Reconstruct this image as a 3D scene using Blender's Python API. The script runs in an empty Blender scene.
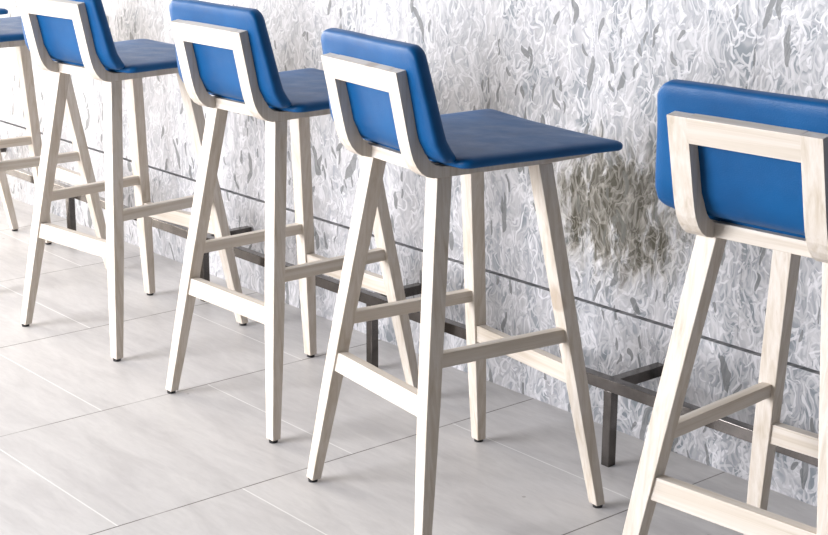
import bpy, bmesh, math, random
from mathutils import Vector, Matrix, noise
random.seed(4)
sc = bpy.context.scene
col = sc.collection

# ------------------------------------------------------------------ materials
def new_mat(name):
    m = bpy.data.materials.new(name); m.use_nodes = True
    nt = m.node_tree
    for n in list(nt.nodes): nt.nodes.remove(n)
    out = nt.nodes.new('ShaderNodeOutputMaterial')
    b = nt.nodes.new('ShaderNodeBsdfPrincipled')
    nt.links.new(b.outputs[0], out.inputs[0])
    return m, nt, b

class G:
    """small helper around a node tree"""
    def __init__(s, nt): s.nt = nt
    def n(s, t, **kw):
        d = s.nt.nodes.new(t)
        for k, v in kw.items(): setattr(d, k, v)
        return d
    def set(s, sock, v):
        if isinstance(v, bpy.types.NodeSocket): s.nt.links.new(v, sock)
        else: sock.default_value = v
    def math(s, op, a, b=0.0, clamp=False):
        d = s.n('ShaderNodeMath', operation=op, use_clamp=clamp)
        s.set(d.inputs[0], a); s.set(d.inputs[1], b); return d.outputs[0]
    def vmath(s, op, a, b=(0, 0, 0), scale=None):
        d = s.n('ShaderNodeVectorMath', operation=op)
        s.set(d.inputs[0], a); s.set(d.inputs[1], b)
        if scale is not None: s.set(d.inputs['Scale'], scale)
        return d.outputs[0]
    def coord(s): return s.n('ShaderNodeTexCoord').outputs['Object']
    def mapping(s, v, scale=(1, 1, 1), loc=(0, 0, 0), rot=(0, 0, 0)):
        d = s.n('ShaderNodeMapping'); s.set(d.inputs[0], v)
        d.inputs['Scale'].default_value = scale; d.inputs['Location'].default_value = loc
        d.inputs['Rotation'].default_value = rot; return d.outputs[0]
    def noise(s, v, scale, detail=2, rough=.5, dist=0., out=0):
        d = s.n('ShaderNodeTexNoise'); s.set(d.inputs['Vector'], v)
        d.inputs['Scale'].default_value = scale; d.inputs['Detail'].default_value = detail
        d.inputs['Roughness'].default_value = rough; d.inputs['Distortion'].default_value = dist
        return d.outputs[out]
    def ramp(s, f, stops, interp='LINEAR'):
        d = s.n('ShaderNodeValToRGB'); s.set(d.inputs[0], f)
        d.color_ramp.interpolation = interp
        e = d.color_ramp.elements
        while len(e) < len(stops): e.new(.5)
        for i, (p, c) in enumerate(stops):
            e[i].position = p; e[i].color = (*c, 1) if len(c) == 3 else c
        return d.outputs[0]
    def mix(s, f, a, b, mode='MIX'):
        d = s.n('ShaderNodeMix', data_type='RGBA', blend_type=mode)
        s.set(d.inputs[0], f); s.set(d.inputs[6], a if isinstance(a, bpy.types.NodeSocket) else (*a, 1))
        s.set(d.inputs[7], b if isinstance(b, bpy.types.NodeSocket) else (*b, 1)); return d.outputs[2]
    def bump(s, h, strength, dist=.01):
        d = s.n('ShaderNodeBump'); s.set(d.inputs['Height'], h)
        d.inputs['Strength'].default_value = strength; d.inputs['Distance'].default_value = dist
        return d.outputs[0]
def gray(v): return (v, v, v)

def mat_wood(name, axis):
    m, nt, b = new_mat(name); g = G(nt)
    sc_ = [75, 75, 75]; sc_[axis] = 1.6
    c = g.coord()
    inf = g.n('ShaderNodeObjectInfo').outputs['Random']
    off = g.math('MULTIPLY', inf, 7.3)
    v = g.vmath('ADD', c, g.n('ShaderNodeCombineXYZ').outputs[0])
    cmb = g.n('ShaderNodeCombineXYZ'); g.set(cmb.inputs[0], off); g.set(cmb.inputs[1], off); g.set(cmb.inputs[2], off)
    v = g.vmath('ADD', c, cmb.outputs[0])
    gr = g.noise(g.mapping(v, tuple(sc_)), 1.0, 4, .6, .6)
    sc2 = [240, 240, 240]; sc2[axis] = 4
    fine = g.noise(g.mapping(v, tuple(sc2)), 1.0, 3, .6)
    base = g.ramp(gr, [(.25, (.47, .40, .31)), (.45, (.585, .522, .45)), (.62, (.655, .602, .545)), (.8, (.52, .45, .36))])
    base = g.mix(g.ramp(fine, [(.42, gray(.0)), (.72, gray(.30))]), base, (.50, .42, .32))
    kn = g.noise(v, 9, 1)
    base = g.mix(g.ramp(kn, [(.76, gray(0.)), (.80, gray(.5))]), base, (.33, .24, .16))
    g.set(b.inputs['Base Color'], base)
    b.inputs['Roughness'].default_value = .48
    b.inputs['Specular IOR Level'].default_value = .4
    g.set(b.inputs['Normal'], g.bump(fine, .12, .002))
    return m
WOOD = [mat_wood('whitewashed_wood_x', 0), mat_wood('whitewashed_wood_y', 1), mat_wood('whitewashed_wood_z', 2)]

def mat_blue():
    m, nt, b = new_mat('blue_leatherette'); g = G(nt)
    c = g.coord()
    n1 = g.noise(c, 9, 3, .55)
    g.set(b.inputs['Base Color'], g.ramp(n1, [(.3, (.0, .058, .182)), (.7, (.0, .080, .238))]))
    g.set(b.inputs['Roughness'], g.ramp(g.noise(c, 16, 3, .6), [(.3, gray(.40)), (.7, gray(.50))]))
    b.inputs['Specular IOR Level'].default_value = .22
    grain = g.n('ShaderNodeTexVoronoi'); g.set(grain.inputs['Vector'], c); grain.inputs['Scale'].default_value = 420
    h = g.math('ADD', g.math('MULTIPLY', grain.outputs[0], .12), g.noise(c, 14, 2, .5))
    g.set(b.inputs['Normal'], g.bump(h, .2, .009))
    return m
BLUE = mat_blue()

def simple(name, colr, rough, metal=0, nscale=40, amp=.15):
    m, nt, b = new_mat(name); g = G(nt)
    n = g.noise(g.coord(), nscale, 3, .6)
    lo = tuple(x * (1 - amp) for x in colr); hi = tuple(min(1, x * (1 + amp)) for x in colr)
    g.set(b.inputs['Base Color'], g.ramp(n, [(.3, lo), (.7, hi)]))
    b.inputs['Roughness'].default_value = rough; b.inputs['Metallic'].default_value = metal
    return m
RUBBER = simple('black_rubber', (.012, .012, .014), .5)
STEEL = simple('dark_polished_steel', (.13, .118, .11), .16, 1.0, 25, .2)

def mat_floor():
    m, nt, b = new_mat('stone_tile'); g = G(nt)
    c = g.coord()
    sep = g.n('ShaderNodeSeparateXYZ'); g.set(sep.inputs[0], c)
    T = .5815
    u = g.math('DIVIDE', g.math('ADD', sep.outputs[0], 1.933), T)
    row = g.math('FLOOR', u)
    v = g.math('ADD', g.math('DIVIDE', g.math('SUBTRACT', sep.outputs[1], 1.6647), T), g.math('MULTIPLY', g.math('ADD', row, 1), .5))
    def dist(w):
        f = g.math('SUBTRACT', w, g.math('ROUND', w)); return g.math('MULTIPLY', g.math('ABSOLUTE', f), T)
    du, dv = dist(u), dist(v)
    wob = g.noise(c, 6, 2)
    ju = g.math('LESS_THAN', du, .0018)
    jv = g.math('LESS_THAN', dv, .0018)
    tile = g.n('ShaderNodeCombineXYZ'); g.set(tile.inputs[0], row); g.set(tile.inputs[1], g.math('FLOOR', v))
    wn = g.n('ShaderNodeTexWhiteNoise', noise_dimensions='2D'); g.set(wn.inputs['Vector'], tile.outputs[0])
    st = g.noise(g.mapping(c, (2.2, 9, 1), rot=(0, 0, .5)), 1.6, 5, .6, .8)
    st2 = g.noise(g.mapping(c, (5, 22, 1), rot=(0, 0, .5)), 3.5, 4, .7, .4)
    base = g.ramp(st, [(.25, (.46, .44, .435)), (.5, (.56, .54, .53)), (.75, (.63, .61, .595))])
    base = g.mix(g.ramp(st2, [(.4, gray(0)), (.8, gray(.28))]), base, (.39, .375, .37))
    base = g.mix(g.math('MULTIPLY', wn.outputs['Value'], .16), base, (.40, .39, .39))
    specks = g.n('ShaderNodeTexVoronoi'); g.set(specks.inputs['Vector'], c); specks.inputs['Scale'].default_value = 7
    sp = g.math('LESS_THAN', specks.outputs[0], .03)
    base = g.mix(g.math('MULTIPLY', sp, .5), base, (.16, .14, .12))
    base = g.mix(g.math('MULTIPLY', jv, .7), base, (.82, .81, .79))  # joints along x paler: light on the grooves put into the tile colour
    dk = g.ramp(wob, [(.30, gray(.45)), (.5, gray(1))])
    base = g.mix(g.math('MULTIPLY', ju, dk), base, (.12, .105, .095))
    g.set(b.inputs['Base Color'], base)
    g.set(b.inputs['Roughness'], g.ramp(st2, [(.3, gray(.36)), (.7, gray(.5))]))
    b.inputs['Specular IOR Level'].default_value = .5
    hh = g.math('SUBTRACT', g.math('MULTIPLY', st2, .25), g.math('MAXIMUM', ju, jv))
    g.set(b.inputs['Normal'], g.bump(hh, .12, .002))
    return m

def mat_wall():
    m, nt, b = new_mat('swirled_resin_panel'); g = G(nt)
    c = g.coord()
    sep = g.n('ShaderNodeSeparateXYZ'); g.set(sep.inputs[0], c)
    cb = g.n('ShaderNodeCombineXYZ'); g.set(cb.inputs[0], sep.outputs[0]); g.set(cb.inputs[1], sep.outputs[2])
    flat = g.mapping(cb.outputs[0], (1.12, .80, 1))
    w1 = g.vmath('SUBTRACT', g.noise(flat, 8, 2, .5, 0, 1), (.5, .5, .5))
    w2 = g.vmath('SUBTRACT', g.noise(flat, 30, 1, .5, 0, 1), (.5, .5, .5))
    p = g.vmath('ADD', flat, g.vmath('SCALE', w1, scale=.07))
    p = g.vmath('ADD', p, g.vmath('SCALE', w2, scale=.022))
    def strokes(scale, loc, w, ln, curve, hair, spread=2.2):
        """one curved brush mark per cell: returns its coverage and the random numbers of the cell"""
        v = g.mapping(p, loc=loc)
        vo = g.n('ShaderNodeTexVoronoi', voronoi_dimensions='2D'); g.set(vo.inputs['Vector'], v); vo.inputs['Scale'].default_value = scale
        d = g.vmath('SUBTRACT', v, vo.outputs['Position'])
        rc = g.n('ShaderNodeSeparateColor'); g.set(rc.inputs[0], vo.outputs['Color'])
        r1, r2, r3 = rc.outputs
        rot = g.n('ShaderNodeVectorRotate', rotation_type='Z_AXIS'); g.set(rot.inputs['Vector'], d)
        g.set(rot.inputs['Angle'], g.math('MULTIPLY', g.math('SUBTRACT', r1, .5), spread))
        ds = g.n('ShaderNodeSeparateXYZ'); g.set(ds.inputs[0], rot.outputs[0])
        x, y = ds.outputs[0], ds.outputs[1]
        k = g.math('MULTIPLY', g.math('SUBTRACT', r2, .5), curve*scale)
        q = g.math('ADD', x, g.math('MULTIPLY', k, g.math('MULTIPLY', y, y)))
        W = w/scale; L = ln/scale
        ax_ = g.math('SUBTRACT', 1.0, g.math('DIVIDE', g.math('ABSOLUTE', q), W), clamp=True)
        ay = g.math('SUBTRACT', 1.0, g.math('DIVIDE', g.math('ABSOLUTE', y), L), clamp=True)
        cov = g.math('MULTIPLY', g.math('MULTIPLY', ax_, 2.2), g.math('MULTIPLY', ay, 2.2), clamp=True)
        if hair:
            hs = g.math('ADD', .62, g.math('MULTIPLY', .38, g.math('SINE', g.math('MULTIPLY', q, hair*scale))))
            cov = g.math('MULTIPLY', cov, hs)
        return cov, r2, r3
    body = g.noise(g.mapping(p, (1.3, .6, 1), loc=(5, 5, 0)), 17, 5, .65, .6)
    base = g.ramp(body, [(.30, (.26, .258, .268)), (.43, (.37, .364, .373)), (.56, (.45, .442, .45)), (.7, (.51, .50, .508))])
    ax = g.math('MULTIPLY', g.math('ADD', sep.outputs[0], 2.85), .085)
    ax = g.math('MINIMUM', g.math('MAXIMUM', ax, -.07), .10)
    ax = g.math('ADD', ax, g.math('MULTIPLY', g.math('LESS_THAN', sep.outputs[2], .283), .035))
    thin = g.math('ADD', g.noise(g.mapping(p, (1.2, .7, 1), loc=(9, 1, 0)), 11, 4, .62, .8), ax)
    base = g.mix(g.ramp(thin, [(.47, gray(0)), (.58, gray(.65)), (.70, gray(.9))]), base, (.155, .18, .20))
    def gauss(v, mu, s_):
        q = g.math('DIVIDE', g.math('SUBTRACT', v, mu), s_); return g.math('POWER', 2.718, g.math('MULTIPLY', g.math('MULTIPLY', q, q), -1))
    bl = g.math('MULTIPLY', gauss(sep.outputs[0], PAINTED_SHADE[0], PAINTED_SHADE[1]), gauss(sep.outputs[2], PAINTED_SHADE[2], PAINTED_SHADE[3]))
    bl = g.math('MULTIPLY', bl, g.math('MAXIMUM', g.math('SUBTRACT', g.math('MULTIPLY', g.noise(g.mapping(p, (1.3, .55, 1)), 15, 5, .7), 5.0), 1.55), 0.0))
    shade_mask = g.ramp(bl, [(.10, gray(0)), (.6, gray(1))])
    base = g.mix(shade_mask, base, (.05, .045, .03))  # dark patch painted into the panel colour, standing in for a lighting effect
    keep = g.ramp(shade_mask, [(0, gray(1)), (1, gray(.26))])
    hsum = None
    LAY = [(9, (0, 0, 0), .26, .80, 2.6, 30), (13, (3, 7, 0), .20, .85, 3.2, 30), (17, (11, 2, 0), .13, .85, 3.6, 34),
           (21, (5, 13, 0), .11, .9, 4.0, 0), (26, (17, 9, 0), .10, .9, 4.0, 0), (32, (8, 21, 0), .10, .9, 4.0, 0), (38, (23, 4, 0), .10, .9, 4., 0), (47, (2, 31, 0), .11, .9, 4., 0), (23, (33, 11, 0), .075, .95, 4.4, 0)]
    for i, (sca, loc, w, ln, cu, ha) in enumerate(LAY):
        cov, r2, r3 = strokes(sca, loc, w, ln, cu, ha)
        tone = g.ramp(r3, [(0, (.28, .288, .312)), (.3, (.40, .395, .408)), (.6, (.50, .493, .506)), (1, (.65, .64, .66))])
        amt = g.math('MULTIPLY', g.math('MULTIPLY', cov, .62 if i < 3 else .70), keep)
        base = g.mix(amt, base, tone)
        t = g.math('MULTIPLY', cov, r3)
        hsum = t if hsum is None else g.math('ADD', g.math('MULTIPLY', hsum, .8), t)
    # dark hollows in the resin, taller than wide, now and then crossed by a pale strand
    for sca, loc, thr, w in ((10, (41, 3, 0), .87, .12), (17, (29, 17, 0), .85, .13), (28, (37, 27, 0), .84, .14)):
        cov, r2, r3 = strokes(sca, loc, w, .42, 1.5, 0, 1.3)
        on = g.math('GREATER_THAN', r3, thr)
        sh = g.ramp(g.math('SUBTRACT', cov, g.math('MULTIPLY', g.noise(p, 70, 2, .6), .9)), [(.12, gray(0)), (.22, gray(.85))])
        base = g.mix(g.math('MULTIPLY', g.math('MULTIPLY', sh, on), .9), base, (.115, .12, .12))
    base = g.mix(shade_mask, base, g.mix(1.0, base, (.80, .76, .66), 'MULTIPLY'))
    g.set(b.inputs['Base Color'], base)
    b.inputs['Roughness'].default_value = .40
    b.inputs['Specular IOR Level'].default_value = .35
    g.set(b.inputs['Normal'], g.bump(hsum, .18, .003))
    return m
PAINTED_SHADE = (-2.27, .19, .515, .14)  # centre and spread in x, then z, of the shade painted on the wall

# ------------------------------------------------------------------ mesh helpers
def link(name, bm, mat, parent=None, bevel=0, smooth=False, segs=2):
    me = bpy.data.meshes.new(name)
    bmesh.ops.recalc_face_normals(bm, faces=bm.faces)
    bm.to_mesh(me); bm.free()
    me.materials.append(mat)
    o = bpy.data.objects.new(name, me); col.objects.link(o)
    if parent: o.parent = parent
    if bevel:
        md = o.modifiers.new('edge', 'BEVEL'); md.width = bevel; md.segments = segs; md.limit_method = 'ANGLE'; md.angle_limit = .6
        md.harden_normals = False
    if smooth:
        for f in me.polygons: f.use_smooth = True
    return o
def hexa(bm, lo, hi):
    """a solid from four bottom points and four matching top points"""
    a = [bm.verts.new(p) for p in lo]; b = [bm.verts.new(p) for p in hi]
    bm.faces.new(a[::-1]); bm.faces.new(b)
    for i in range(4): bm.faces.new((a[i], a[(i+1) % 4], b[(i+1) % 4], b[i]))
def box(bm, x0, x1, y0, y1, z0, z1):
    hexa(bm, [(x0, y0, z0), (x1, y0, z0), (x1, y1, z0), (x0, y1, z0)], [(x0, y0, z1), (x1, y0, z1), (x1, y1, z1), (x0, y1, z1)])
def empty(name, loc=(0, 0, 0), rz=0):
    o = bpy.data.objects.new(name, None); col.objects.link(o); o.location = loc; o.rotation_euler = (0, 0, rz)
    o.empty_display_size = .1; return o

# ------------------------------------------------------------------ the stool
LEG = dict(B=((.2094, -.22), (.1126, -.1255)), F=((.2088, .2033), (.1147, .1059)))
ZT = .7025
def leg_at(kind, s, z):
    (x0, y0), (x1, y1) = LEG[kind]; t = z / .70
    return s * (x0 + (x1 - x0) * t), y0 + (y1 - y0) * t
def leg_mesh(kind, s):
    bm = bmesh.new()
    def ring(z, w, d):
        x, y = leg_at(kind, s, z); return [(x-w/2, y-d/2, z), (x+w/2, y-d/2, z), (x+w/2, y+d/2, z), (x-w/2, y+d/2, z)]
    # full width from the stretchers up, tapering towards the foot
    R = [[bm.verts.new(q) for q in ring(*a)] for a in ((.007, .0262, .0215), (.12, .0305, .0258), (.28, .0350, .0305), (ZT, .0376, .0335))]
    bm.faces.new(R[0][::-1]); bm.faces.new(R[-1])
    for a, b in zip(R, R[1:]):
        for i in range(4): bm.faces.new((a[i], a[(i+1) % 4], b[(i+1) % 4], b[i]))
    return bm
def glide_mesh(kind, s):
    bm = bmesh.new(); x, y = leg_at(kind, s, 0)
    bmesh.ops.create_cone(bm, cap_ends=True, segments=20, radius1=.0098, radius2=.0108, depth=.008, matrix=Matrix.Translation((x, y, .004)))
    return bm
def side_stretcher(s):
    bm = bmesh.new(); z1, z0 = .3755, .3490; h = .010
    lo, hi = [], []
    for z, L in ((z0, lo), (z1, hi)):
        xb, yb = leg_at('B', s, z); xf, yf = leg_at('F', s, z)
        yb += .0125; yf -= .0125
        L += [(xb-h, yb, z), (xb+h, yb, z), (xf+h, yf, z), (xf-h, yf, z)]
    hexa(bm, lo, hi); return bm
def cross_stretcher(kind):
    bm = bmesh.new(); z1, z0 = .2945, .2550; h = .0105; lo, hi = [], []
    for z, L in ((z0, lo), (z1, hi)):
        xl, y = leg_at(kind, -1, z); xr, _ = leg_at(kind, 1, z)
        xl += .0135; xr -= .0135
        L += [(xl, y-h, z), (xr, y-h, z), (xr, y+h, z), (xl, y+h, z)]
    hexa(bm, lo, hi); return bm

def arc(c, r, a0, a1, n):
    return [(c[0] + r*math.cos(math.radians(a0 + (a1-a0)*i/n)), c[1] + r*math.sin(math.radians(a0 + (a1-a0)*i/n))) for i in range(n+1)]
# side view (y, z): rear outline of the bent frame member down, then its underside forward; then back along the inside
OUT = [(-.2335, .9015), (-.2190, .8345), (-.2070, .779), (-.2015, .757), (-.1960, .741), (-.1880, .7265), (-.1775, .7145), (-.1650, .7065), (-.1500, .7025), (-.10, .7025), (.10, .7025), (.205, .7065), (.236, .7145)]
INN = [(.236, .7185), (.20, .7205), (.10, .7215), (-.10, .7215), (-.133, .7235), (-.147, .7275), (-.1585, .7345), (-.167, .744), (-.173, .756), (-.1775, .770), (-.1870, .811), (-.2110, .9055)]
def bent_member(s):
    bm = bmesh.new(); x0, x1 = (s*.0965, s*.134)
    prof = OUT + INN
    a = [bm.verts.new((x0, y, z)) for y, z in prof]; b = [bm.verts.new((x1, y, z)) for y, z in prof]
    bm.faces.new(a); bm.faces.new(b[::-1]); n = len(prof)
    for i in range(n): bm.faces.new((a[i], b[i], b[(i+1) % n], a[(i+1) % n]))
    bmesh.ops.triangulate(bm, faces=[f for f in bm.faces if len(f.verts) > 4])
    return bm
TILT = math.atan2(.2335-.2010, .9015-.7500)
def top_rail():
    bm = bmesh.new(); d = Vector((0, -math.sin(TILT), math.cos(TILT))); n = Vector((0, math.cos(TILT), math.sin(TILT)))
    p1 = Vector((0, -.2335, .9015)); p0 = p1 - d*.0415
    lo, hi = [], []
    for pp, L in ((p0, lo), (p1, hi)):
        for x, k in ((-.0975, 0), (.0975, 0), (.0975, .0225), (-.0975, .0225)): L.append(tuple(pp + n*k + Vector((x, 0, 0))))
    hexa(bm, lo, hi); return bm

def pillow(hw, hl, r, taper, rings, N=12, warp=None):
    """closed cushion; outline is a rounded rectangle, rings = [(inset, height)] from the underside round the edge to the top"""
    bm = bmesh.new(); L = []
    for inset, h in rings:
        a, b_ = hw-inset, hl-inset; rr = min(max(r-inset, .012), a*.95, b_*.95); vs = []
        pts = []
        for q, (cx, cy) in enumerate(((a-rr, b_-rr), (-a+rr, b_-rr), (-a+rr, -b_+rr), (a-rr, -b_+rr))):
            for i in range(N):
                ang = math.pi/2*(q + i/(N-1)); pts.append((cx + rr*math.cos(ang), cy + rr*math.sin(ang)))
            nx = ((-a+rr, b_), (-a, -b_+rr), (a-rr, -b_), (a, b_-rr))[q]
            lx, ly = pts[-1]
            for k in range(1, 9): pts.append((lx + (nx[0]-lx)*k/9, ly + (nx[1]-ly)*k/9))
        for x, y in pts:
            xx = x * (1 + taper*y/hl); p = Vector((xx, y, h))
            if warp: p = warp(p)
            vs.append(bm.verts.new(p))
        L.append(vs)
    n = len(L[0])
    for a, b_ in zip(L, L[1:]):
        for i in range(n): bm.faces.new((a[i], a[(i+1) % n], b_[(i+1) % n], b_[i]))
    for vs in (L[0], L[-1]):
        c = Vector((0, 0, 0))
        for v in vs: c += v.co
        cv = bm.verts.new(c/n)
        for i in range(n): bm.faces.new((vs[i], vs[(i+1) % n], cv))
    return bm

def seat_cushion():
    def warp(p):
        # the underside bows up towards the rim, the front edge is rounded down a little
        e = abs(p.x)/.22
        z = p.z + (.0085*e**3 if p.z < .012 else .004*e**2)
        k = noise.noise(Vector((p.x*9, p.y*9, 3))) * .0012
        if p.y > .15: z -= (p.y-.15)*.035
        return Vector((p.x, p.y + .050, z + k))
    rings = [(.15, .0), (.10, 0), (.06, 0), (.02, .0), (.005, .001), (.001, .004), (0, .008), (0, .0155), (.003, .0195), (.009, .0225), (.022, .0247), (.045, .0265), (.08, .028), (.11, .029), (.15, .0295)]
    bm = pillow(.213, .182, .024, .045, rings, warp=warp)
    bmesh.ops.translate(bm, verts=bm.verts, vec=(0, 0, .7220)); return bm
def back_frame_matrix():
    d = Vector((0, -math.sin(TILT), math.cos(TILT))); n = Vector((0, math.cos(TILT), math.sin(TILT)))
    M = Matrix.Identity(4)
    # local x -> x, local y -> up the slope, local z -> towards the sitter
    M.col[0][:3] = (1, 0, 0); M.col[1][:3] = d; M.col[2][:3] = n
    o = Vector((0, -.2015, .7500)) + n*.0220 + d*.0855
    M.col[3][:3] = o; return M
def back_cushion():
    def warp(p):
        k = noise.noise(Vector((p.x*11, p.y*11, 1+p.z*9))) * .0025
        x = p.x; z = p.z + k
        # the foot of the pad bends forward with the frame
        if p.y < -.060: z += (-.060-p.y)**2 * 9
        return Vector((x, p.y + noise.noise(Vector((p.x*7, 5, 2)))*.002, z))
    rings = [(.09, .0), (.05, 0), (.02, .0), (.006, .0006), (.0015, .0035), (0, .009), (0, .018), (.002, .0255), (.007, .0300), (.02, .0325), (.045, .0345), (.07, .0355), (.10, .036)]
    bm = pillow(.180, .111, .026, -.075, rings, warp=warp)
    bmesh.ops.transform(bm, matrix=back_frame_matrix(), verts=bm.verts); return bm
def make_stool():
    t = empty('bar_stool')
    for kind in 'BF':
        for s in (-1, 1):
            l = link('leg', leg_mesh(kind, s), WOOD[2], t, bevel=.0015)
            link('foot_glide', glide_mesh(kind, s), RUBBER, l)
    for s in (-1, 1): link('side_stretcher', side_stretcher(s), WOOD[1], t, bevel=.0012)
    link('rear_stretcher', cross_stretcher('B'), WOOD[0], t, bevel=.0012)
    link('front_stretcher', cross_stretcher('F'), WOOD[0], t, bevel=.0012)
    for s in (-1, 1): link('bent_frame_side', bent_member(s), WOOD[1] if False else WOOD[2], t, bevel=.0012)
    link('backrest_top_rail', top_rail(), WOOD[0], t, bevel=.0012)
    bm = bmesh.new(); box(bm, -.0975, .0975, -.1445, -.122, .7025, .7265)
    link('backrest_bottom_rail', bm, WOOD[0], t, bevel=.0012)
    bm = bmesh.new(); box(bm, -.0975, .0975, .090, .122, .7035, .7205)
    link('seat_front_rail', bm, WOOD[0], t, bevel=.0012)
    link('seat_cushion', seat_cushion(), BLUE, t, smooth=True)
    bc = link('back_cushion', back_cushion(), BLUE, t, smooth=True)
    return t
def copy_tree(o, parent=None):
    c = o.copy(); col.objects.link(c)
    if parent: c.parent = parent
    for ch in list(o.children): copy_tree(ch, c)
    return c
stool = make_stool()
STOOLS = [
 (-1.4185, 2.0378, .0763, 'rightmost blue bar stool, cut off by the right edge of the photo'),
 (-2.2158, 1.9922, -.1284, 'second blue bar stool from the right, its whole seat top in view'),
 (-2.8947, 2.0791, .0144, 'third blue bar stool from the right, its seat front hidden by the next backrest'),
 (-3.6259, 2.0701, .1107, 'fourth blue bar stool from the right, its backrest cut by the top edge'),
 (-4.3690, 2.0890, -.0129, 'fifth blue bar stool from the right, only seat side and front legs showing'),
 (-5.0200, 2.0900, -.010, 'farthest bar stool at left edge, only a slanting pale leg and dark seat corner showing'),
]
for i, (x, y, r, lab) in enumerate(STOOLS):
    o = stool if i == 0 else copy_tree(stool)
    o.location = (x, y, 0); o.rotation_euler = (0, 0, r)
    o['label'] = lab; o['category'] = 'bar stool'; o['group'] = 'blue bar stools in a row along the panelled counter front'

# ------------------------------------------------------------------ foot rail
rail = empty('foot_rail', (-3.3, 2.343, 0))
rail['label'] = 'dark polished steel foot rail on posts running low along the swirled wall'; rail['category'] = 'foot rail'
RX = -3.3; RY = 2.343
bm = bmesh.new(); box(bm, -6.6-RX, .2-RX, 2.331-RY, 2.355-RY, .171, .197); link('rail_bar', bm, STEEL, rail, bevel=.001)
for X in (-6.10, -5.295, -4.50, -3.705, -2.93, -2.118, -1.32, -.52):
    bm = bmesh.new(); box(bm, X-.011-RX, X+.011-RX, 2.332-RY, 2.354-RY, 0, .171); link('post', bm, STEEL, rail, bevel=.001)
    bm = bmesh.new(); box(bm, X-.012-RX, X+.012-RX, 2.355-RY, 2.5025-RY, .172, .196); link('bracket', bm, STEEL, rail, bevel=.001)

# ------------------------------------------------------------------ setting
def struct(o): o['kind'] = 'structure'; return o
bm = bmesh.new(); box(bm, -11, 3, -3.5, 2.70, -.10, 0); struct(link('floor', bm, mat_floor()))
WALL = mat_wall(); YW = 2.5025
bm = bmesh.new()
def panel(x0, x1, z0, z1, y=YW): box(bm, x0, x1, y, y+.03, z0, z1)
xs = [-11, -9.32, -7.47, -5.62, -3.77, -1.919, -.07, 1.78, 3]
for a, b_ in zip(xs, xs[1:]):
    panel(a+.0002, b_-.0002, .2868, 2.7)
panel(-11, 3, 0, .2780, YW+.0045)
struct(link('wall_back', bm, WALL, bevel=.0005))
bm = bmesh.new(); box(bm, -11, 3, YW+.0335, YW+.09, 0, 2.7); struct(link('wall_back_core', bm, simple('core_grey', (.42, .41, .39), .8)))

# ------------------------------------------------------------------ light
def area(name, loc, target, sx, sy, power, colr):
    l = bpy.data.lights.new(name, 'AREA'); l.shape = 'RECTANGLE'; l.size = sx; l.size_y = sy; l.energy = power; l.color = colr
    o = bpy.data.objects.new(name, l); col.objects.link(o); o.location = loc
    o.rotation_euler = (Vector(target)-Vector(loc)).to_track_quat('-Z', 'Y').to_euler(); return o
area('daylight_window_left', (-9.2, .6, 1.7), (-3.5, 2.0, .5), 3.2, 2.6, 370, (1.0, .935, .85))
area('daylight_window_rear', (-4.7, -3.5, 1.9), (-2.7, 2.0, .5), 3.4, 2.4, 470, (.95, .955, 1.0))
area('overhead_fill', (-5.0, .2, 3.6), (-4.4, .6, 0), 3.0, 2.2, 55, (1.0, .98, .95))  # unseen fill light, added overhead to brighten upward-facing surfaces
w = bpy.data.worlds.new('sky'); sc.world = w; w.use_nodes = True
bg = w.node_tree.nodes['Background']; bg.inputs[0].default_value = (.84, .92, 1.0, 1); bg.inputs[1].default_value = .08

# ------------------------------------------------------------------ camera
F_, YAW, PIT, ROL, H = 1562.579, -.8685, -.2706, .0057, 1.3069
cy, sy, cp, sp = math.cos(YAW), math.sin(YAW), math.cos(PIT), math.sin(PIT)
Fv = Vector((sy*cp, cy*cp, sp)); R = Vector((cy, -sy, 0)); U = R.cross(Fv)
cr, sr = math.cos(ROL), math.sin(ROL)
R2 = R*cr + U*sr; U2 = U*cr - R*sr
cam = bpy.data.cameras.new('camera'); co = bpy.data.objects.new('camera', cam); col.objects.link(co)
M = Matrix.Identity(4); M.col[0][:3] = R2; M.col[1][:3] = U2; M.col[2][:3] = -Fv; M.col[3][:3] = (0, 0, H)
co.matrix_world = M
cam.sensor_width = 36; cam.lens = F_*36/828; cam.clip_start = .05
sc.camera = co
sc.view_settings.view_transform = 'Standard'; sc.view_settings.look = 'None'; sc.view_settings.gamma = 1
sc.view_settings.use_curve_mapping = False; sc.view_settings.exposure = .52
